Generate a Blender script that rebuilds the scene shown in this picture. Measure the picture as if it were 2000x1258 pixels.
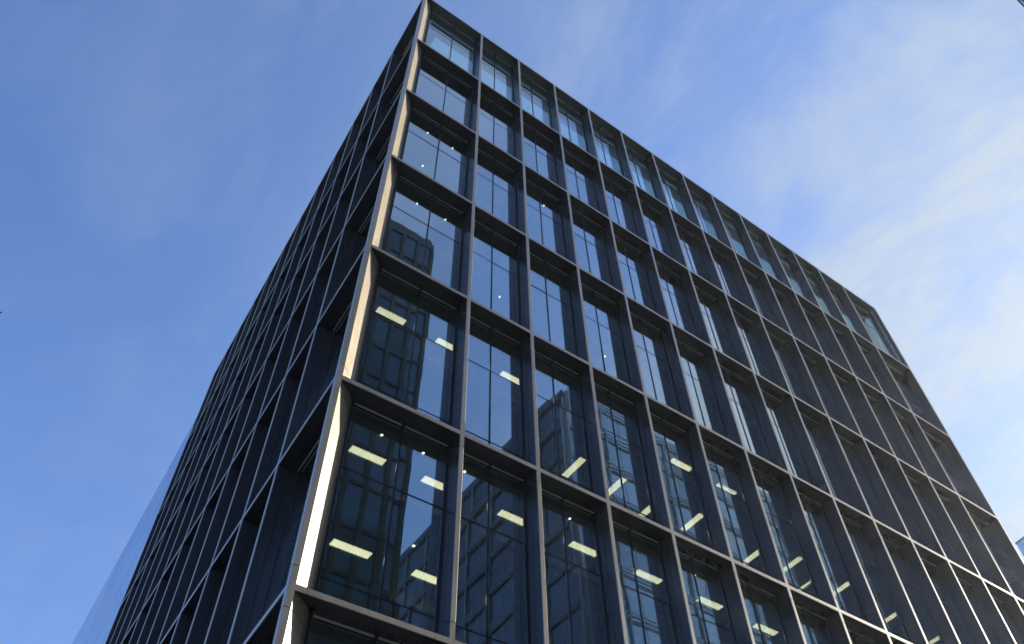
import bpy, math, random
from mathutils import Matrix, Vector
random.seed(7)
R = math.radians
scene = bpy.context.scene
COL = scene.collection
for o in list(bpy.data.objects):
    bpy.data.objects.remove(o)

# ------------------------------------------------------------------ camera
H0 = 58.81                                   # roof height above the street
cam = bpy.data.cameras.new('camera')
cam_o = bpy.data.objects.new('camera', cam)
COL.objects.link(cam_o)
CAMROT = [[0.79341108, -0.60508938, -0.0660734], [0.45692144, 0.66378647, -0.59212357], [0.40214631, 0.43960705, 0.80313385]]
CAMPOS = (-5.76594, -16.94902, 1.60002)
M = Matrix.Identity(4)
for r in range(3):
    M[r][0] = CAMROT[0][r]
    M[r][1] = -CAMROT[1][r]
    M[r][2] = -CAMROT[2][r]
    M[r][3] = CAMPOS[r]
cam_o.matrix_world = M
cam.sensor_width = 36.0
cam.lens = 30.2994
cam.shift_x = -0.057744
cam.shift_y = -0.018159
cam.clip_end = 4000.0
scene.camera = cam_o

# ------------------------------------------------------------------ sky and sun
SUN_AZ, SUN_EL = 94.6, 25.0                  # azimuth from +Y towards +X
sun_dir = Vector((math.sin(R(SUN_AZ)) * math.cos(R(SUN_EL)), math.cos(R(SUN_AZ)) * math.cos(R(SUN_EL)), math.sin(R(SUN_EL))))
world = bpy.data.worlds.new('World')
scene.world = world
world.use_nodes = True
wn, wl = world.node_tree.nodes, world.node_tree.links
wn.clear()
def N(nodes, t, **kw):
    n = nodes.new(t)
    for k, v in kw.items():
        if k == 'inp':
            for i, val in v.items():
                n.inputs[i].default_value = val
        else:
            setattr(n, k, v)
    return n
sky = N(wn, 'ShaderNodeTexSky', sky_type='NISHITA', sun_disc=False, sun_elevation=R(SUN_EL), sun_rotation=R(SUN_AZ),
        air_density=1.0, dust_density=0.05, ozone_density=3.0, altitude=60)
tc = N(wn, 'ShaderNodeTexCoord')
sep = N(wn, 'ShaderNodeSeparateXYZ')
wl.new(tc.outputs['Generated'], sep.inputs[0])
def mth(nodes, links, op, a, b=None, clamp=False):
    n = nodes.new('ShaderNodeMath'); n.operation = op; n.use_clamp = clamp
    for i, v in enumerate((a, b)):
        if v is None: continue
        if isinstance(v, (int, float)): n.inputs[i].default_value = v
        else: links.new(v, n.inputs[i])
    return n.outputs[0]
W_ = lambda op, a, b=None, clamp=False: mth(wn, wl, op, a, b, clamp)
zz = W_('ADD', W_('MAXIMUM', sep.outputs[2], 0.0), 0.22)
comb = N(wn, 'ShaderNodeCombineXYZ')
wl.new(W_('DIVIDE', sep.outputs[0], zz), comb.inputs[0])
wl.new(W_('DIVIDE', sep.outputs[1], zz), comb.inputs[1])
def cloud(scale, rot, loc, det, rough, lo, hi, stretch):
    mp = N(wn, 'ShaderNodeMapping')
    mp.inputs['Rotation'].default_value = (0, 0, R(rot)); mp.inputs['Location'].default_value = loc
    mp.inputs['Scale'].default_value = (scale, scale * stretch, 1)
    wl.new(comb.outputs[0], mp.inputs[0])
    nz = N(wn, 'ShaderNodeTexNoise', inp={'Scale': 1.0, 'Detail': det, 'Roughness': rough, 'Distortion': 0.5})
    wl.new(mp.outputs[0], nz.inputs['Vector'])
    mr = N(wn, 'ShaderNodeMapRange', interpolation_type='SMOOTHSTEP', inp={1: lo, 2: hi})
    wl.new(nz.outputs[0], mr.inputs[0])
    return mr.outputs[0]
c1 = cloud(1.25, 145, (3.1, 0.7, 0), 6, 0.55, 0.40, 0.66, 0.42)
c2 = cloud(4.6, 40, (0.4, 3.3, 0), 10, 0.70, 0.40, 0.68, 0.55)
# thin cirrus scatters forward: brighter and thicker-looking towards the sun
dp = N(wn, 'ShaderNodeVectorMath', operation='DOT_PRODUCT')
wl.new(tc.outputs['Generated'], dp.inputs[0]); dp.inputs[1].default_value = sun_dir
fwd = W_('POWER', W_('MULTIPLY', W_('ADD', dp.outputs['Value'], 1.0), 0.5, True), 5.0)
cov = W_('ADD', W_('MULTIPLY', c1, 0.60), W_('MULTIPLY', c2, 0.40))
cov = W_('ADD', W_('MULTIPLY', cov, W_('ADD', W_('MULTIPLY', fwd, 1.45), 0.17)), W_('MULTIPLY', fwd, 0.34), True)
cl_col = N(wn, 'ShaderNodeMix', data_type='RGBA', inp={6: (1.55, 1.95, 2.6, 1), 7: (2.4, 2.78, 3.3, 1)})
wl.new(fwd, cl_col.inputs[0])
mixs = N(wn, 'ShaderNodeMix', data_type='RGBA')
wb = N(wn, 'ShaderNodeMix', data_type='RGBA', blend_type='MULTIPLY', inp={0: 1.0, 7: (0.76, 0.88, 1.12, 1)})
wl.new(sky.outputs[0], wb.inputs[6])
wl.new(cov, mixs.inputs[0]); wl.new(wb.outputs[2], mixs.inputs[6]); wl.new(cl_col.outputs[2], mixs.inputs[7])
bg = N(wn, 'ShaderNodeBackground', inp={1: 0.10})
wl.new(mixs.outputs[2], bg.inputs[0])
wout = N(wn, 'ShaderNodeOutputWorld')
wl.new(bg.outputs[0], wout.inputs[0])

sun = bpy.data.lights.new('sun', 'SUN')
sun.energy = 5.0
sun.angle = R(0.53)
sun.color = (1.0, 0.93, 0.80)
sun_o = bpy.data.objects.new('sun', sun)
COL.objects.link(sun_o)
sun_o.rotation_euler = (-sun_dir).to_track_quat('-Z', 'Y').to_euler()
sun_o.location = (60, -20, 90)

vs = scene.view_settings
vs.view_transform = 'Standard'
vs.look = 'None'
vs.exposure = 1.36
vs.gamma = 1.0
vs.use_curve_mapping = False
scene.render.engine = 'CYCLES'
scene.cycles.max_bounces = 7
scene.cycles.transparent_max_bounces = 14
scene.cycles.caustics_reflective = False
scene.cycles.caustics_refractive = False
scene.cycles.sample_clamp_indirect = 6.0

# ------------------------------------------------------------------ materials
def new_mat(name):
    m = bpy.data.materials.new(name); m.use_nodes = True
    m.node_tree.nodes.clear()
    return m, m.node_tree.nodes, m.node_tree.links
def principled(name, col, rough=0.5, metal=0.0, spec=0.5, var=0.0, scale=(1, 1, 1), nscale=3.0, rvar=0.0, bump=0.0, bscale=40.0, coat=0.0, perobj=0.0, streak=False):
    m, n, l = new_mat(name)
    out = N(n, 'ShaderNodeOutputMaterial'); b = N(n, 'ShaderNodeBsdfPrincipled')
    l.new(b.outputs[0], out.inputs[0])
    b.inputs['Base Color'].default_value = (*col, 1); b.inputs['Roughness'].default_value = rough
    b.inputs['Metallic'].default_value = metal; b.inputs['Specular IOR Level'].default_value = spec
    b.inputs['Coat Weight'].default_value = coat; b.inputs['Coat Roughness'].default_value = 0.22
    geo = N(n, 'ShaderNodeNewGeometry')
    mp = N(n, 'ShaderNodeMapping'); mp.inputs['Scale'].default_value = scale
    l.new(geo.outputs['Position'], mp.inputs[0])
    nz = N(n, 'ShaderNodeTexNoise', inp={'Scale': nscale, 'Detail': 5.0, 'Roughness': 0.6})
    l.new(mp.outputs[0], nz.inputs['Vector'])
    f = nz.outputs[0]
    if var or perobj:
        oi = N(n, 'ShaderNodeObjectInfo')
        v = mth(n, l, 'MULTIPLY', mth(n, l, 'SUBTRACT', f, 0.5), 2 * var)
        v = mth(n, l, 'ADD', v, mth(n, l, 'MULTIPLY', mth(n, l, 'SUBTRACT', oi.outputs['Random'], 0.5), 2 * perobj))
        v = mth(n, l, 'ADD', v, 1.0)
        hs = N(n, 'ShaderNodeHueSaturation', inp={4: (*col, 1)})
        l.new(v, hs.inputs['Value']); l.new(hs.outputs[0], b.inputs['Base Color'])
    if rvar:
        rr = mth(n, l, 'ADD', mth(n, l, 'MULTIPLY', mth(n, l, 'SUBTRACT', f, 0.5), 2 * rvar), rough, True)
        l.new(rr, b.inputs['Roughness'])
    if bump:
        n2 = N(n, 'ShaderNodeTexNoise', inp={'Scale': bscale, 'Detail': 3.0})
        l.new(geo.outputs['Position'], n2.inputs['Vector'])
        bp = N(n, 'ShaderNodeBump', inp={'Strength': bump, 'Distance': 0.01})
        l.new(n2.outputs[0], bp.inputs['Height']); l.new(bp.outputs[0], b.inputs['Normal'])
    return m
def glass_mat(name, tint, base_refl, ior, refl_col=(1, 1, 1), wave=0.05, rough=0.0):
    m, n, l = new_mat(name)
    out = N(n, 'ShaderNodeOutputMaterial')
    tr = N(n, 'ShaderNodeBsdfTransparent', inp={0: (*tint, 1)})
    gl = N(n, 'ShaderNodeBsdfGlossy', inp={0: (*refl_col, 1), 1: rough})
    lw = N(n, 'ShaderNodeLayerWeight', inp={0: 0.5})
    fac = mth(n, l, 'ADD', mth(n, l, 'MULTIPLY', mth(n, l, 'POWER', lw.outputs['Facing'], ior), 1.0 - base_refl), base_refl, True)   # Schlick
    geo = N(n, 'ShaderNodeNewGeometry'); oi = N(n, 'ShaderNodeObjectInfo')
    fac = mth(n, l, 'ADD', fac, mth(n, l, 'MULTIPLY', mth(n, l, 'SUBTRACT', oi.outputs['Random'], 0.5), 0.08), True)
    vm = N(n, 'ShaderNodeVectorMath', operation='ADD')
    l.new(geo.outputs['Position'], vm.inputs[0])
    cx = N(n, 'ShaderNodeCombineXYZ'); l.new(mth(n, l, 'MULTIPLY', oi.outputs['Random'], 60.0), cx.inputs[0]); l.new(cx.outputs[0], vm.inputs[1])
    nz = N(n, 'ShaderNodeTexNoise', inp={'Scale': 0.9, 'Detail': 1.5, 'Roughness': 0.4})
    l.new(vm.outputs[0], nz.inputs['Vector'])
    bp = N(n, 'ShaderNodeBump', inp={'Strength': 1.0, 'Distance': wave})
    l.new(nz.outputs[0], bp.inputs['Height'])
    l.new(bp.outputs[0], gl.inputs['Normal'])
    mx = N(n, 'ShaderNodeMixShader')
    l.new(fac, mx.inputs[0]); l.new(tr.outputs[0], mx.inputs[1]); l.new(gl.outputs[0], mx.inputs[2])
    l.new(mx.outputs[0], out.inputs[0])
    return m
def emit_mat(name, col, s):
    m, n, l = new_mat(name)
    out = N(n, 'ShaderNodeOutputMaterial'); e = N(n, 'ShaderNodeEmission', inp={0: (*col, 1), 1: s})
    geo = N(n, 'ShaderNodeNewGeometry')
    nz = N(n, 'ShaderNodeTexNoise', inp={'Scale': 2.2, 'Detail': 3.0})
    l.new(geo.outputs['Position'], nz.inputs['Vector'])
    l.new(mth(n, l, 'MULTIPLY', mth(n, l, 'ADD', mth(n, l, 'MULTIPLY', nz.outputs[0], 0.5), 0.75), s), e.inputs[1])
    l.new(e.outputs[0], out.inputs[0])
    return m
MT = dict(
    fin=principled('anodised_bronze', (0.35, 0.31, 0.255), 0.46, 0.62, 0.5, var=0.24, scale=(1, 1, 0.25), nscale=2.5, rvar=0.09, perobj=0.05, bump=0.015, bscale=90, coat=0.5),
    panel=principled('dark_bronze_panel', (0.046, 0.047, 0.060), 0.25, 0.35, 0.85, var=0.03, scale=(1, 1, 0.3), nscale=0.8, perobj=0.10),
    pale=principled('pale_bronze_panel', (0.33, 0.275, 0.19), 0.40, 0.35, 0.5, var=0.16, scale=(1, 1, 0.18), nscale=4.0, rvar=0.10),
    frame=principled('window_frame_black', (0.018, 0.019, 0.022), 0.4, 0.2, 0.5, var=0.2),
    light_line=principled('white_light_line', (0.80, 0.81, 0.82), 0.4, 0.1, 0.5, var=0.05),  # white stands in for the bright line of light at the window heads
    glass=glass_mat('coated_glass', (0.61, 0.80, 0.75), 0.31, 2.6, (0.93, 0.97, 1.0), wave=0.0014),
    clear=glass_mat('clear_glass', (0.80, 0.95, 0.91), 0.10, 3.0, (0.93, 0.97, 1.0), wave=0.001),
    ceiling_=principled('ceiling_tile', (0.62, 0.64, 0.62), 0.8, var=0.08, nscale=1.0),
    floor=principled('concrete_slab', (0.38, 0.38, 0.36), 0.85, var=0.15),
    core=principled('core_wall_paint', (0.36, 0.37, 0.36), 0.7, var=0.08),
    ochre=principled('ochre_wall_panel', (0.60, 0.30, 0.05), 0.55, var=0.12),
    light=emit_mat('light_diffuser', (1.0, 0.60, 0.41), 1.45),
    spot=emit_mat('downlight_lens', (1.0, 0.9, 0.7), 3.0),
    white=principled('white_metal', (0.75, 0.75, 0.73), 0.5, var=0.05),
    roof=principled('roof_membrane', (0.12, 0.12, 0.12), 0.9, var=0.2),
    asphalt=principled('asphalt', (0.06, 0.06, 0.062), 0.9, var=0.3, nscale=0.6, bump=0.3),
    paving=principled('paving_stone', (0.13, 0.128, 0.122), 0.85, var=0.2, nscale=1.2, bump=0.2),
    paint=principled('road_paint', (0.75, 0.74, 0.7), 0.7, var=0.15),
    brick=principled('dark_brick', (0.075, 0.07, 0.07), 0.8, var=0.3, nscale=2.5, perobj=0.1),
    mirror=principled('tower_glass', (0.085, 0.108, 0.125), 0.12, 0.7, 1.0, var=0.2, nscale=0.3, perobj=0.3),
    tealglass=principled('teal_glass', (0.40, 0.46, 0.45), 0.16, 0.85, 1.0, var=0.15, nscale=0.3, perobj=0.3),
    alu=principled('pale_aluminium', (0.36, 0.38, 0.40), 0.4, 0.5, var=0.1),
    wing=glass_mat('wing_glass', (0.03, 0.045, 0.06), 0.35, 2.0, (0.76, 0.82, 0.90), wave=0.0008),
    lamp=principled('lamp_post_paint', (0.03, 0.032, 0.035), 0.45, 0.3),
)

def ceiling_mat():
    m, n, l = new_mat('ceiling_tiles')
    out = N(n, 'ShaderNodeOutputMaterial'); b = N(n, 'ShaderNodeBsdfPrincipled', inp={'Roughness': 0.8})
    geo = N(n, 'ShaderNodeNewGeometry')
    br = N(n, 'ShaderNodeTexBrick', offset=0.0, inp={'Color1': (0.66, 0.68, 0.65, 1), 'Color2': (0.60, 0.62, 0.60, 1), 'Mortar': (0.52, 0.53, 0.52, 1), 'Scale': 1.0, 'Mortar Size': 0.018, 'Brick Width': 0.6, 'Row Height': 0.6})
    l.new(geo.outputs['Position'], br.inputs['Vector']); l.new(br.outputs[0], b.inputs['Base Color']); l.new(b.outputs[0], out.inputs[0])
    return m
MT['ceiling'] = ceiling_mat()

# ------------------------------------------------------------------ mesh helpers
class MB:
    def __init__(s): s.v = []; s.f = []
    def prism(s, poly, h0, h1, axis='z'):
        """closed prism: poly is a list of 2-D points, extruded along z (axis z) or along d (axis y)"""
        k = len(s.v); n = len(poly)
        for h in (h0, h1):
            for (a, b) in poly:
                s.v.append((a, b, h) if axis == 'z' else (a, h, b))
        A = list(range(k, k + n)); B = list(range(k + n, k + 2 * n))
        s.f.append(tuple(reversed(A))); s.f.append(tuple(B))
        for i in range(n):
            j = (i + 1) % n
            s.f.append((A[i], A[j], B[j], B[i]))
        return s
    def box(s, x0, x1, y0, y1, z0, z1):
        return s.prism([(x0, y0), (x1, y0), (x1, y1), (x0, y1)], z0, z1)
    def mesh(s, name, mat):
        m = bpy.data.meshes.new(name)
        m.from_pydata(s.v, [], s.f)
        import bmesh
        b = bmesh.new(); b.from_mesh(m); bmesh.ops.recalc_face_normals(b, faces=b.faces); b.to_mesh(m); b.free()
        m.materials.append(mat)
        return m
CACHE = {}
def cached(key, fn):
    if key not in CACHE: CACHE[key] = fn()
    return CACHE[key]
def link(name, mesh, parent=None, mat=None, **props):
    o = bpy.data.objects.new(name, mesh)
    COL.objects.link(o)
    if parent is not None: o.parent = parent
    if mat is not None: o.matrix_local = mat
    for k, v in props.items(): o[k] = v
    return o
def thing(name, label, cat, loc=(0, 0, 0), group=None):
    o = link(name, None, None, Matrix.Translation(loc), label=label, category=cat)
    o.empty_display_size = 0.3
    if group: o['group'] = group
    return o
def rnd(x): return round(x, 3)
def face_mat(origin, phi):
    return Matrix.Translation(origin) @ Matrix.Rotation(phi, 4, 'Z')

# ------------------------------------------------------------------ ground
g = MB(); g.v = [(-700, -700, 0), (700, -700, 0), (700, 700, 0), (-700, 700, 0)]; g.f = [(0, 1, 2, 3)]
link('ground', g.mesh('ground', MT['asphalt']), kind='structure')
link('pavement', MB().box(-4.0, 110, -4.6, 40, 0.004, 0.13).mesh('pavement', MT['paving']), kind='structure')
link('pavement', MB().box(-40, 120, -23.9, -19.0, 0.004, 0.13).mesh('pavement', MT['paving']), kind='structure')
for i in range(14):
    link('road_marking', MB().box(-30 + i * 9, -26 + i * 9, -11.7, -11.55, 0.004, 0.008).mesh('road_marking', MT['paint']), kind='structure')

# ------------------------------------------------------------------ the office building
TH = R(86.4134)
PITCH = 7.335
BZ = [H0] + [H0 - 8.0 - PITCH * j for j in range(7)]       # roof edge, then centre heights of the horizontal bands
BZ.append(0.13)                                            # plinth at the pavement
HB = 0.083                                                 # half height of a band
FW = 0.078                                                 # half width of a vertical fin
FD = 0.03                                                  # depth of the fin caps
DG = 0.67                                                  # depth of the glass line
MIDD = 0.37
building = thing('office_building', 'dark bronze office block with deep square window grid, seen from street below', 'building')

PIL_R = [4.442 + 3.0 * i for i in range(13)]
END_R = PIL_R[-1] + 4.281
SP = 3.0309
S_END = 4.455 + 10 * SP + 2.854
PIL_L = sorted(S_END - (4.455 + SP * i) for i in range(11))
FACES = dict(
    R=dict(mat=face_mat((0, 0, 0), 0.0), pil=PIL_R, end=END_R, splay='lo'),
    L=dict(mat=face_mat((S_END * math.cos(TH), S_END * math.sin(TH), 0), TH + math.pi), pil=PIL_L, end=S_END, splay='hi'),
)
NH = 0.55          # node arm, vertical
NW = 0.50          # node arm, horizontal
J = 0.011          # half joint
CH = 0.008         # edge chamfer

def fin_poly(w0, w1):
    return [(w0, FD), (w0, CH), (w0 + CH, 0), (w1 - CH, 0), (w1, CH), (w1, FD)]
def vfin_mesh(h):
    return cached(('vf', rnd(h)), lambda: MB().prism(fin_poly(-FW, FW), 0, h).mesh('vertical_fin', MT['fin']))
def hfin_mesh(w, hb0, hb1):
    def mk():
        m = MB()
        poly = [(FD, hb0), (CH, hb0), (0, hb0 + CH), (0, hb1 - CH), (CH, hb1), (FD, hb1)]
        n = len(poly); m.v = [(0, a, b) for a, b in poly] + [(w, a, b) for a, b in poly]
        m.f = [tuple(range(n)), tuple(range(2 * n - 1, n - 1, -1))] + [(i, (i + 1) % n, n + (i + 1) % n, n + i) for i in range(n)]
        return m.mesh('horizontal_fin', MT['fin'])
    return cached(('hf', rnd(w), rnd(hb0), rnd(hb1)), mk)
def node_mesh(hb0, hb1, up, dn):
    def mk():
        P = [(-FW, -dn), (FW, -dn), (FW, hb0), (NW - J, hb0), (NW - J, hb1), (FW, hb1)]
        P += ([(FW, up), (-FW, up), (-FW, hb1)] if up > hb1 + 0.01 else [(-FW, hb1)])
        P += [(-NW + J, hb1), (-NW + J, hb0), (-FW, hb0)]
        return MB().prism(P, 0.0, FD, 'y').mesh('fin_node', MT['fin'])
    return cached(('nd', rnd(hb0), rnd(hb1), rnd(up), rnd(dn)), mk)
def panel_between(a, b, h, t, name, mat, side):
    """upright sheet from plan point a to plan point b, thickness t on the given side"""
    def mk():
        dx, dy = b[0] - a[0], b[1] - a[1]; L = math.hypot(dx, dy); nx, ny = -dy / L * t * side, dx / L * t * side
        return MB().prism([a, b, (b[0] + nx, b[1] + ny), (a[0] + nx, a[1] + ny)], 0, h).mesh(name, mat)
    return cached((name, mat.name, tuple(map(rnd, a + b)), rnd(h), side), mk)
def ribbed_between(a, b, h, name, mat, side, pitch=0.15, amp=0.022):
    """upright louvred sheet: saw-tooth profile up the height"""
    def mk():
        dx, dy = b[0] - a[0], b[1] - a[1]; L = math.hypot(dx, dy); nx, ny = -dy / L * side, dx / L * side
        m = MB(); n = int(h / pitch); p = h / n; prof = []
        for i in range(n):
            prof += [(i * p, 0.0), (i * p + p * 0.78, amp), (i * p + p * 0.80, 0.0)]
        prof.append((h, 0.0))
        for (z, o) in prof: m.v += [(a[0] + nx * o, a[1] + ny * o, z), (b[0] + nx * o, b[1] + ny * o, z)]
        k = len(prof)
        m.f += [(2 * i, 2 * i + 1, 2 * i + 3, 2 * i + 2) for i in range(k - 1)]
        # closed back
        q = len(m.v); t = amp + 0.02
        m.v += [(a[0] + nx * t, a[1] + ny * t, 0), (b[0] + nx * t, b[1] + ny * t, 0), (a[0] + nx * t, a[1] + ny * t, h), (b[0] + nx * t, b[1] + ny * t, h)]
        m.f += [(q, q + 2, q + 3, q + 1), (0, q, q + 1, 1), (2 * k - 2, 2 * k - 1, q + 3, q + 2)]
        return m.mesh(name, mat)
    return cached((name, mat.name, tuple(map(rnd, a + b)), rnd(h), side), mk)
def soffit_outer(w):
    return cached(('so', rnd(w)), lambda: MB().box(0, w, FD, MIDD - 0.006, -0.03, 0.0).mesh('soffit_panel', MT['panel']))
def soffit_vent(w):
    def mk():
        m = MB(); n = max(4, int(w / 0.16)); p = w / n
        for i in range(n):
            x = i * p
            m.prism([(x, MIDD), (x + p * 0.62, MIDD), (x + p * 0.62, DG - 0.03), (x, DG - 0.03)], -0.028, 0.0)
        m.box(0, w, MIDD, DG + 0.02, 0.0, 0.02)
        return m.mesh('soffit_vent', MT['panel'])
    return cached(('sv', rnd(w)), mk)
def sill_mesh(w):
    return cached(('sl', rnd(w)), lambda: MB().box(0, w, FD, DG + 0.05, 0.0, 0.03).mesh('window_sill', MT['panel']))
GT = 0.012
def pane_mesh(w, h, mat):
    return cached(('pn', mat, rnd(w), rnd(h)), lambda: MB().box(-w / 2, w / 2, -GT, GT, -h / 2, h / 2).mesh('pane', MT[mat]))
def bar_mesh(name, w, d, h, mat):
    return cached((name, rnd(w), rnd(d), rnd(h), mat.name), lambda: MB().box(-w / 2, w / 2, -d, 0.02, -h / 2, h / 2).mesh(name, mat))
def frame_mesh(w, h):
    def mk():
        m = MB(); t = 0.055; a, b = -0.05, 0.05
        m.box(0, t, a, b, 0, h); m.box(w - t, w, a, b, 0, h); m.box(t, w - t, a, b, 0, t); m.box(t, w - t, a, b, h - t, h)
        return m.mesh('window', MT['frame'])
    return cached(('fr', rnd(w), rnd(h)), mk)

def add(face, name, mesh, v, d, z, parent=building, **kw):
    return link(name, mesh, parent, FACES[face]['mat'] @ Matrix.Translation((v, d, z)), **kw)

def make_window(face, gl, gr, zb, zt, mull, rowi):
    w, h = gr - gl, zt - zb
    win = add(face, 'window', frame_mesh(w, h), gl, DG + 0.05, zb)
    t = 0.055
    link('mullion', bar_mesh('mullion', 0.05, 0.035, h - 2 * t, MT['frame']), win, Matrix.Translation((mull - gl, 0, h / 2)))
    zs = [t, 0.95, h - 2.55, h - t]
    for z in zs[1:3]:
        for (a, b) in ((t, mull - gl - 0.025), (mull - gl + 0.025, w - t)):
            link('transom', bar_mesh('transom', b - a, 0.022, 0.032, MT['frame']), win, Matrix.Translation(((a + b) / 2, 0, z)))
    for (a, b) in ((t, mull - gl - 0.025), (mull - gl + 0.025, w - t)):
        for k in range(3):
            z0, z1 = zs[k] + (0.016 if k else 0), zs[k + 1] - (0.016 if k < 2 else 0)
            tilt = Matrix.Rotation(random.gauss(0, 0.0016), 4, 'X') @ Matrix.Rotation(random.gauss(0, 0.0018), 4, 'Z')
            link('pane', pane_mesh(b - a - 0.004, z1 - z0 - 0.004, 'clear' if rowi == 0 else 'glass'), win, Matrix.Translation(((a + b) / 2, 0.0, (z0 + z1) / 2)) @ tilt)
        link('head_light_line', bar_mesh('head_light_line', b - a - 0.06, 0.09, 0.042, MT['light_line']), win, Matrix.Translation(((a + b) / 2, 0.0, h - 0.02)))  # thin white bar imitating the line of light under the soffit
    return win

for fk, F in FACES.items():
    pil, end = F['pil'], F['end']
    rows = range(0, 8) if fk == 'R' else range(0, 8)
    # vertical fins and nodes on the inner fin lines
    for x in pil:
        for j, zc in enumerate(BZ[:-1]):
            if j == 0: add(fk, 'fin_node', node_mesh(-0.13, 0.0, 0.0, 0.9), x, 0, zc)
            else: add(fk, 'fin_node', node_mesh(-HB, HB, NH, NH), x, 0, zc)
        for j in range(len(BZ) - 1):
            top = BZ[j] - (0.9 if j == 0 else NH) - 2 * J
            bot = BZ[j + 1] + (NH + 2 * J if j + 1 < len(BZ) - 1 else 0)
            add(fk, 'vertical_fin', vfin_mesh(top - bot), x, 0, bot)
    # bays
    edges = [None] + list(pil) + [None]
    for i in range(len(pil) + 1):
        lo_corner, hi_corner = i == 0, i == len(pil)
        cl = 0.18 if lo_corner else pil[i - 1] + FW
        cr = end - 0.18 if hi_corner else pil[i] - FW
        a0 = 0.5 if lo_corner else pil[i - 1] + NW
        a1 = end - 0.5 if hi_corner else pil[i] - NW
        splay_lo = lo_corner and F['splay'] == 'lo'
        splay_hi = hi_corner and F['splay'] == 'hi'
        gl = cl + 0.72 if splay_lo else cl - 0.004
        gr = cr - 0.72 if splay_hi else cr + 0.004
        mull = (gl + gr) / 2 + (0.04 if splay_lo else 0)
        for j in range(len(BZ) - 1):
            b0, b1 = (-0.13, 0.0) if j == 0 else (-HB, HB)
            add(fk, 'horizontal_fin', hfin_mesh(a1 - a0, b0, b1), a0, 0, BZ[j])
            zt = BZ[j] + b0
            zb = BZ[j + 1] + (HB if j + 1 < len(BZ) - 1 else 0.0)
            h = zt - zb
            add(fk, 'soffit_panel', soffit_outer(cr - cl - 0.01), cl + 0.005, 0, zt + 0.03)
            add(fk, 'soffit_vent', soffit_vent(gr - gl - 0.01), gl + 0.005, 0, zt + 0.03)
            add(fk, 'window_sill', sill_mesh(cr - cl - 0.01), cl + 0.005, 0, zb - 0.03 - 0.003)
            # side panels
            for side, c, gx, spl in ((1, cl, gl, splay_lo), (-1, cr, gr, splay_hi)):
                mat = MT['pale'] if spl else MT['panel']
                if spl:
                    mx = c + side * 0.53
                    P0, P1, P2 = (c - side * 0.002, 0.032), (mx, 0.42), (gx, DG)
                else:
                    P0, P1, P2 = (c - side * 0.003, FD), (c - side * 0.003, MIDD - 0.012), (c - side * 0.003, DG)
                o = P0[0]
                rel = lambda p: (p[0] - o, p[1])
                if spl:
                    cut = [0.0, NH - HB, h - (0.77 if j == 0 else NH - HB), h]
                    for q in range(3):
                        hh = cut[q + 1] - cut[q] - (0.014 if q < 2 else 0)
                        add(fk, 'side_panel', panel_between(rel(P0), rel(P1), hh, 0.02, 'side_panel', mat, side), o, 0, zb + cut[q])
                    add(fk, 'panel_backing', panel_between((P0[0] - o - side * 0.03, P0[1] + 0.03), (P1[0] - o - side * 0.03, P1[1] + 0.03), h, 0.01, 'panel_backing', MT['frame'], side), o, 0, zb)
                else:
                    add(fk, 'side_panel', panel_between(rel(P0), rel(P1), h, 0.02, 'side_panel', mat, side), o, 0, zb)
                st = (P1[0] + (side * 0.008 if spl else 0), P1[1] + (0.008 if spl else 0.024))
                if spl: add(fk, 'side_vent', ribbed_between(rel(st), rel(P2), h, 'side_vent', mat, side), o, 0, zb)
                else: add(fk, 'side_vent', ribbed_between(rel(st), rel(P2), h, 'side_vent', mat, side, 0.15, 0.006), o, 0, zb)
            make_window(fk, gl, gr, zb, zt, mull, j)

# hidden infill added inside the bands and fins to block light leaks
for fk, F in FACES.items():
    for x in F['pil']:
        add(fk, 'fin_light_stop', cached('fin_stop', lambda: MB().box(-FW + 0.03, FW - 0.03, FD + 0.01, DG + 0.11, 0.14, H0 - 0.06).mesh('fin_light_stop', MT['frame'])), x, 0, 0)
    for j, zc in enumerate(BZ[:-1]):
        z0, z1 = (zc - 0.075, zc - 0.02) if j == 0 else (zc - 0.03, zc + 0.045)
        add(fk, 'band_light_stop', MB().box(0.12, F['end'] - 0.12, FD + 0.012, DG + 0.13, z0, z1).mesh('band_light_stop', MT['frame']), 0, 0, 0)

# corner posts: L in plan, at the three corners in view or next to it
def corner_post(loc, d1, d2):
    """loc is the corner, d1 and d2 are plan directions of the two faces"""
    d1, d2 = Vector(d1).normalized(), Vector(d2).normalized()
    def P(a, b): v = d1 * a + d2 * b; return (v.x, v.y)
    A = 0.18
    L = [P(0.02, 0), P(A, 0), P(A, FD), P(FD, FD), P(FD, A), P(0, A), P(0, 0.02)]
    T = Matrix.Translation(loc)
    for j, zc in enumerate(BZ[:-1]):
        b0, b1 = (-0.13, 0.0) if j == 0 else (-HB, HB)
        up, dn = (0.0, 0.9) if j == 0 else (NH, NH)
        m = MB(); m.prism(L, zc - dn, zc + up)
        for (e1, e2) in ((d1, d2), (d2, d1)):
            q = lambda a, b: ((e1 * a + e2 * b).x, (e1 * a + e2 * b).y)
            m.prism([q(A, 0.0005), q(0.5 - J, 0.0005), q(0.5 - J, FD - 0.001), q(A, FD - 0.001)], zc + b0, zc + b1 - 0.0005)
        link('corner_node', m.mesh('corner_node', MT['fin']), building, T)
        top = zc - dn - 2 * J
        bot = BZ[j + 1] + (NH + 2 * J if j + 1 < len(BZ) - 1 else 0)
        link('corner_fin', MB().prism(L, bot, top).mesh('corner_fin', MT['fin']), building, T)
ud = Vector((math.cos(TH), math.sin(TH), 0))
corner_post((0, 0, 0), (1, 0, 0), ud)
corner_post((END_R, 0, 0), (-1, 0, 0), (0, 1, 0))
corner_post(ud * S_END, -ud, (math.sin(TH), -math.cos(TH), 0))

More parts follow.
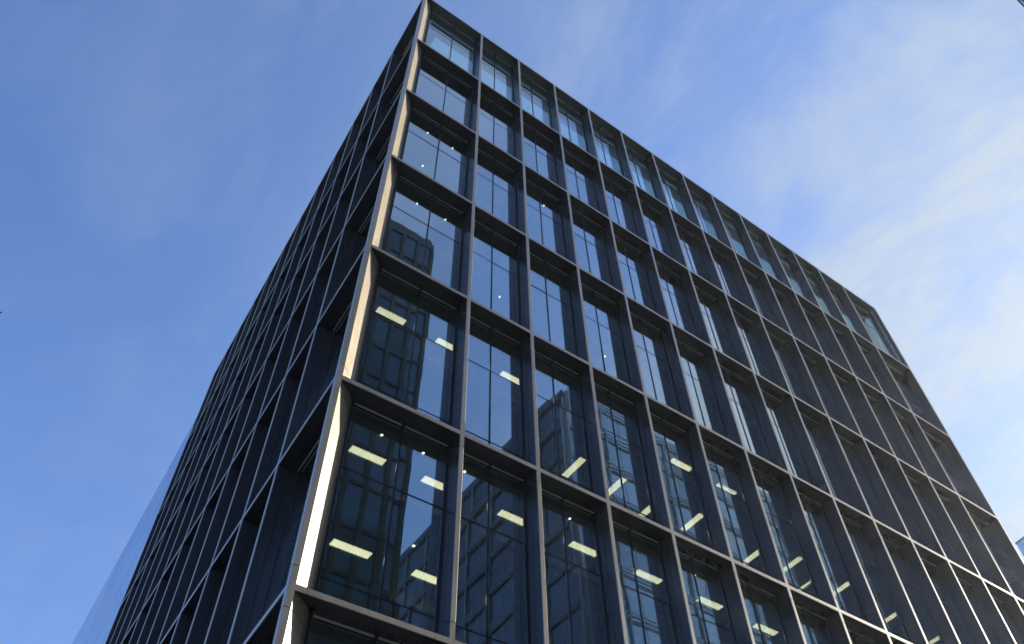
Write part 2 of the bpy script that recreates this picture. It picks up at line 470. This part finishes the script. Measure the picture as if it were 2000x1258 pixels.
# plan of the floor plates, set back behind the glass
din = Vector((math.sin(TH), -math.cos(TH), 0))
def plan(s0, back=1.0):
    """quad inset s0 from both street faces"""
    k = s0
    A = Vector((k / math.tan(TH / 2) if False else k * (1 + math.cos(TH)) / math.sin(TH), k, 0))
    B = Vector((END_R - 0.05, k, 0))
    D_ = ud * (S_END - 0.05) + din * k
    Cc = Vector((END_R - 0.05, D_.y, 0))
    return [(A.x, A.y), (B.x, B.y), (Cc.x, Cc.y), (D_.x, D_.y)]
def ring(s0, s1, z0, z1, name, mat):
    P, Q = plan(s0), plan(s1)
    m = MB()
    m.prism([P[0], P[1], (P[1][0], Q[0][1]), Q[0]], z0, z1)
    m.prism([P[0], Q[0], (Q[3][0], Q[3][1]), P[3]], z0, z1)
    return m.mesh(name, mat)
for j in range(1, len(BZ)):
    for k in range(2):
        if j == len(BZ) - 1 and k == 0: continue
        zf = BZ[j] if k == 0 else BZ[j - 1] - PITCH / 2
        if k == 1 and j == 1: continue                       # the top storey is one tall space
        sl = MB().prism(plan(DG + 0.14), zf - 0.40, zf).mesh('floor_slab', MT['floor'])
        s = link('floor_slab', sl, building)
        link('ceiling', MB().prism(plan(DG + 0.16), zf - 0.45, zf - 0.402).mesh('ceiling', MT['ceiling']), s)
for j in range(2, len(BZ)):
    for k in range(2):
        zc_ = BZ[j - 1] - 0.45 - k * PITCH / 2
        link('ceiling_bulkhead', MB().box(3.4, END_R - 0.5, 2.85, 3.15, zc_ - 0.42, zc_ - 0.002).mesh('ceiling_bulkhead', MT['core']), building)
        for q in range(7):
            link('ceiling_beam', cached('cbeam', lambda: MB().box(-0.09, 0.09, 0.95, 2.85, -0.14, -0.003).mesh('ceiling_beam', MT['core'])), building, Matrix.Translation((6.3 + 6.0 * q, 0, zc_)))
core_pts = plan(9.0)
core_pts = [core_pts[0], (END_R - 9, core_pts[1][1]), (END_R - 9, core_pts[2][1] - 6), (core_pts[3][0], core_pts[3][1] - 6)]
link('core_wall', MB().prism(core_pts, 0.13, BZ[1]).mesh('core_wall', MT['core']), building)
# open roof: slotted roof edge behind the top windows
link('roof_edge', ring(DG + 0.14, 1.05, H0 - 0.40, H0 - 0.05, 'roof_edge', MT['panel']), building)
link('roof_edge', ring(1.20, 1.85, H0 - 0.40, H0 - 0.05, 'roof_edge', MT['panel']), building)
link('end_wall', MB().box(END_R - 0.04, END_R - 0.01, 0.3, plan(0)[2][1], 0.13, BZ[1]).mesh('end_wall', MT['panel']), building)
by = plan(0)[3][1]
link('back_wall', MB().box(ud.x * S_END + 0.4, END_R - 0.05, by + 0.02, by + 0.3, 0.13, BZ[1]).mesh('back_wall', MT['panel']), building)

# ------------------------------------------------------------------ lights seen through the windows
ORD = ['first', 'second', 'third', 'fourth', 'fifth', 'sixth', 'seventh', 'eighth', 'ninth', 'tenth', 'eleventh', 'twelfth', 'thirteenth', 'fourteenth', 'fifteenth']
def bay_of(x):
    i = sum(1 for p in PIL_R if p < x)
    return i
def bay_words(x):
    i = bay_of(x)
    return 'the corner bay' if i == 0 else ORD[i] + ' bay from the corner'
CZ = {}
for j in range(1, 7):
    CZ[(j, 0)] = BZ[j] - 0.45
    CZ[(j, 1)] = BZ[j] - PITCH / 2 - 0.45
ROWW = {1: 'second', 2: 'third', 3: 'fourth', 4: 'fifth', 5: 'sixth', 6: 'seventh'}
SEEN = {}
def ceiling_light(x, y, key, along):
    j, k = key
    w, d = (1.19, 0.29) if along == 'x' else (0.29, 1.19)
    sk = (key, bay_of(x)); n = SEEN.get(sk, 0); SEEN[sk] = n + 1
    extra = '' if n == 0 else ', right one'
    t = thing('ceiling_light', 'lit %s ceiling panel, %s storey of %s row, %s%s' % ('lengthwise' if along == 'x' else 'crosswise', 'upper' if k == 0 else 'lower', ROWW[j], bay_words(x), extra), 'ceiling light', (x, y, CZ[key]), 'rectangular ceiling lights in the offices')
    link('light_tray', cached(('lt', along), lambda: MB().box(-w / 2 - 0.02, w / 2 + 0.02, -d / 2 - 0.02, d / 2 + 0.02, -0.03, 0.002).mesh('light_tray', MT['white'])), t)
    link('diffuser', cached(('ld', along), lambda: MB().box(-w / 2, w / 2, -d / 2, d / 2, -0.04, -0.0305).mesh('diffuser', MT['light'])), t)
def downlight(x, y, key):
    j, k = key
    sk = ('d', key, bay_of(x)); n = SEEN.get(sk, 0); SEEN[sk] = n + 1
    extra = '' if n == 0 else ', right-hand one'
    t = thing('downlight', 'small round lit downlight, %s storey of %s window row, %s%s' % ('upper' if k == 0 else 'lower', ROWW[j], bay_words(x), extra), 'downlight', (x, y, CZ[key]), 'round downlights in the offices')
    def disc(r, z0, z1, mat, nm):
        return cached((nm,), lambda: MB().prism([(r * math.cos(a * math.pi / 6), r * math.sin(a * math.pi / 6)) for a in range(12)], z0, z1).mesh(nm, mat))
    link('bezel', disc(0.06, -0.02, 0.002, MT['white'], 'bezel'), t)
    link('lens', disc(0.042, -0.03, -0.0205, MT['spot'], 'lens'), t)
for x in [[2.25, 2.04, (5, 0), 'x'], [4.84, 1.99, (5, 0), 'x'], [2.19, 1.95, (5, 1), 'x'], [4.79, 1.93, (5, 1), 'x'], [2.27, 2.08, (4, 0), 'x'], [4.92, 2.11, (4, 0), 'x'], [7.99, 2.11, (4, 0), 'x'], [10.66, 1.89, (4, 1), 'y'], [7.85, 2.01, (5, 0), 'x'], [10.9, 2.02, (5, 0), 'x'], [13.9, 2.01, (5, 0), 'x'], [17.01, 2.0, (5, 0), 'x'], [20.14, 2.09, (5, 0), 'x'], [12.71, 1.88, (4, 1), 'y'], [14.73, 2.33, (4, 1), 'y'], [16.8, 1.79, (4, 1), 'y'], [20.59, 2.14, (4, 1), 'y'], [17.25, 2.07, (4, 0), 'x'], [20.15, 2.15, (4, 0), 'x'], [22.48, 1.53, (4, 1), 'y'], [24.21, 2.32, (4, 1), 'y'], [25.75, 1.59, (4, 1), 'y'], [29.58, 1.88, (4, 1), 'y'], [33.04, 1.9, (4, 1), 'y']]: ceiling_light(x[0], x[1], tuple(x[2]), x[3])
for x in [[2.17, 1.02, (5, 0)], [3.65, 1.0, (5, 0)], [3.59, 0.92, (5, 1)], [9.48, 0.99, (5, 0)], [12.39, 1.0, (5, 0)], [15.34, 1.03, (5, 0)], [2.23, 1.2, (3, 0)], [3.7, 1.18, (3, 0)], [2.23, 1.22, (2, 0)], [3.73, 1.22, (2, 0)], [2.23, 1.21, (2, 1)], [6.68, 1.17, (3, 1)], [9.66, 1.24, (2, 0)], [12.59, 1.2, (3, 1)], [15.56, 1.23, (3, 0)], [5.2, 1.0, (5, 0)]]: downlight(x[0], x[1], tuple(x[2]))
# ochre wall panels inside, behind the second bay of the sixth row
for (x0, x1) in ((5.55, 6.1), (6.55, 6.95)):
    for zc_ in (BZ[5] - 0.45, BZ[5] - 0.45 - PITCH / 2):
        link('interior_panel', MB().box(x0, x1, 1.75, 1.8, zc_ - 3.2, zc_ - 0.16).mesh('interior_panel', MT['ochre']), building)

# ------------------------------------------------------------------ lower glass wing past the far end of the left face
wg = thing('glass_wing_building', 'lower mirror glass building adjoining the far end of the left face', 'building')
WA = TH + R(-0.300)
wd = Vector((math.cos(WA), math.sin(WA), 0)); wi = Vector((math.sin(WA), -math.cos(WA), 0))
w0 = ud * (S_END + 0.06) + din * 0.03
WTOP = H0 + -4.690
TW = Matrix.Translation(w0) @ Matrix.Rotation(WA, 4, 'Z')
nrow = 14; rh = (WTOP - 0.13) / nrow; cw = 3.0; ncol = 16
pm = MB().box(0.02, cw - 0.02, -0.012, 0.0, 0.02, rh - 0.02).mesh('glass_panel', MT['wing'])
link('wall', MB().box(0, cw * ncol, -18.0, -0.06, 0.13, WTOP - 0.25).mesh('wall', MT['panel']), wg, TW)
for c in range(ncol):
    for r_ in range(nrow):
        tilt = Matrix.Rotation(random.gauss(0, 0.0006), 4, 'Z')
        link('glass_panel', pm, wg, TW @ Matrix.Translation((c * cw, 0, 0.13 + r_ * rh)) @ tilt)
link('coping', MB().box(0, cw * ncol, -0.3, -0.02, WTOP - 0.24, WTOP).mesh('coping', MT['panel']), wg, TW)

# ------------------------------------------------------------------ buildings across the street, mirrored in the windows
def far_face(b, org, phi, ncol, cw, z0, nfl, fh, pier, mats, sill=0.9, ledge=None):
    """window wall with piers and spandrels; local x along the face, -y outward"""
    T = Matrix.Translation(org) @ Matrix.Rotation(phi, 4, 'Z')
    wm = MB().box(pier / 2, cw - pier / 2, 0.0, 0.05, sill, fh - 0.12).mesh('window', mats[0])
    bar = MB().box(cw / 2 - 0.025, cw / 2 + 0.025, -0.03, -0.001, sill, fh - 0.12).mesh('glazing_bar', mats[1])
    for c in range(ncol):
        for f in range(nfl):
            t = Matrix.Rotation(random.gauss(0, 0.0015), 4, 'Z') @ Matrix.Rotation(random.gauss(0, 0.0015), 4, 'X')
            w = link('window', wm, b, T @ Matrix.Translation((c * cw, 0, z0 + f * fh)) @ t)
            if cw > 2: link('glazing_bar', bar, w)
    for c in range(ncol + 1):
        link('pier', cached(('pier', b.name, rnd(pier), nfl, rnd(fh)), lambda: MB().box(-pier / 2, pier / 2, -0.22, 0.06, 0, nfl * fh).mesh('pier', mats[1])), b, T @ Matrix.Translation((c * cw, 0, z0)))
    for f in range(nfl + 1):
        link('spandrel', cached(('spd', b.name, ncol, rnd(cw), f == nfl), lambda: MB().box(pier / 2, ncol * cw - pier / 2, -0.1, 0.06, -0.12, sill if f < nfl else 1.2).mesh('spandrel', mats[2])), b, T @ Matrix.Translation((0, 0, z0 + f * fh)))
        if ledge:
            for dz in (0.1, 0.5):
                link('ledge', cached(('ldg', b.name, ncol, rnd(cw)), lambda: MB().box(0.3, ncol * cw - 0.3, -0.30, -0.225, 0, 0.07).mesh('ledge', mats[3])), b, T @ Matrix.Translation((0, 0, z0 + f * fh + dz)))
YA = -24.0
ta = thing('brick_tower', 'dark brick tower with narrow windows mirrored in the corner bay glass', 'building', (0, 0, 0))
AX1 = 15.6; ncA = 12; pA = 1.55; zA0 = 24.0; fhA = 3.6; nA = 14
link('wall', MB().box(AX1 - ncA * pA - 0.2, AX1, YA - 16, YA - 0.07, 0.13, zA0 + nA * fhA + 1.1).mesh('wall', MT['brick']), ta)
far_face(ta, (AX1 - 0.25, YA, 0), math.pi, ncA, pA, zA0, nA, fhA, 0.30, (MT['mirror'], MT['brick'], MT['brick']), 0.16)
link('base_wall', MB().box(AX1 - ncA * pA - 0.2, AX1, YA - 0.06, YA + 0.2, 0.13, zA0 - 0.13).mesh('base_wall', MT['brick']), ta)
tcb = thing('teal_glass_block', 'pale teal glass office block with double ledges mirrored in right bays', 'building', (0, 0, 0))
CX0, CH_ = 31.0, 64.0; fhC = 3.8; nC = 11; zC0 = CH_ - 1.2 - nC * fhC
link('wall', MB().box(CX0 + 0.1, CX0 + 54, YA - 36, YA - 0.07, 0.13, CH_ - 0.3).mesh('wall', MT['alu']), tcb)
far_face(tcb, (CX0 + 52.2, YA, 0), math.pi, 13, 4.0, zC0, nC, fhC, 0.13, (MT['tealglass'], MT['alu'], MT['tealglass'], MT['alu']), 0.6, True)
far_face(tcb, (CX0, YA - 0.3, 0), -math.pi / 2, 9, 4.0, zC0, nC, fhC, 0.13, (MT['mirror'], MT['alu'], MT['mirror'], MT['alu']), 0.6, True)

# ------------------------------------------------------------------ glass block past the right end
tr = thing('blue_glass_building', 'blue glass building edge peeking out past the right end of block', 'building')
Pa, Pb = Vector((112.836, 22.511, 78.068)), Vector((112.741, 20.917, 78.068))
e = (Pb - Pa); e.z = 0; e.normalize()
Tr = Matrix.Translation((Pa.x, Pa.y, 0)) @ Matrix.Rotation(math.atan2(e.y, e.x), 4, 'Z')
link('wall', MB().box(0.02, 12, 0.1, 22, 0.13, Pa.z - 0.25).mesh('wall', MT['panel']), tr, Tr)
link('coping', MB().box(0, 12.05, -0.05, 0.4, Pa.z - 0.24, Pa.z).mesh('coping', MT['frame']), tr, Tr)
gp = MB().box(0.01, 1.99, 0.0, 0.06, 0.01, 3.59).mesh('glass_panel', MT['tealglass'])
for c in range(6):
    for r_ in range(12):
        link('glass_panel', gp, tr, Tr @ Matrix.Translation((c * 2.0, 0, Pa.z - 0.25 - 3.6 * (r_ + 1))))

# ------------------------------------------------------------------ street lamp, only the tip of its arm shows at the left edge
TIP = Vector((-6.643, -10.596, 7.914))
lamp = thing('street_lamp', 'dark street lamp whose arm tip pokes in at the left edge', 'street lamp', (TIP.x, TIP.y, 0))
side = Vector((-0.793, 0.605, 0.0)).normalized()
def tube(pts, rad, n=8):
    m = MB()
    for i, p in enumerate(pts):
        t = (pts[min(i + 1, len(pts) - 1)] - pts[max(i - 1, 0)]).normalized()
        a = t.orthogonal().normalized(); b = t.cross(a)
        r = rad[i]
        for k in range(n):
            q = p + a * (r * math.cos(2 * math.pi * k / n)) + b * (r * math.sin(2 * math.pi * k / n)); m.v.append(tuple(q))
    for i in range(len(pts) - 1):
        for k in range(n):
            m.f.append((i * n + k, i * n + (k + 1) % n, (i + 1) * n + (k + 1) % n, (i + 1) * n + k))
    m.f.append(tuple(range(n))); m.f.append(tuple(range((len(pts) - 1) * n, len(pts) * n)))
    return m
base = side * 1.6
link('pole', tube([Vector((base.x, base.y, 0.0)), Vector((base.x, base.y, 1.0)), Vector((base.x, base.y, TIP.z - 0.9))], [0.11, 0.08, 0.055]).mesh('pole', MT['lamp']), lamp)
link('arm', tube([Vector((base.x, base.y, TIP.z - 0.9)), Vector((base.x * .9, base.y * .9, TIP.z - 0.5)), Vector((base.x * .4, base.y * .4, TIP.z - 0.12)), Vector((base.x * .16, base.y * .16, TIP.z - 0.03))], [0.03, 0.028, 0.025, 0.018]).mesh('arm', MT['lamp']), lamp)
link('lamp_head', tube([Vector((base.x * .42, base.y * .42, TIP.z - 0.14)), Vector((base.x * .3, base.y * .3, TIP.z - 0.08)), Vector((base.x * .1, base.y * .1, TIP.z - 0.02)), Vector((0, 0, TIP.z))], [0.02, 0.06, 0.035, 0.004]).mesh('lamp_head', MT['lamp']), lamp)

# ------------------------------------------------------------------ added volume standing in for lens glare towards the sun
hz, hn, hl = new_mat('glare_veil')
ho = N(hn, 'ShaderNodeOutputMaterial'); hv = N(hn, 'ShaderNodeVolumePrincipled')
hv.inputs['Color'].default_value = (0.86, 0.93, 1.0, 1); hv.inputs['Density'].default_value = 0.00017; hv.inputs['Anisotropy'].default_value = 0.75
hl.new(hv.outputs[0], ho.inputs['Volume'])
link('glare_veil', MB().box(-705, 705, -705, 705, -1.0, 96).mesh('glare_veil', hz), kind='stuff', label='added thin volume standing in for lens glare around the building', category='glare_veil')
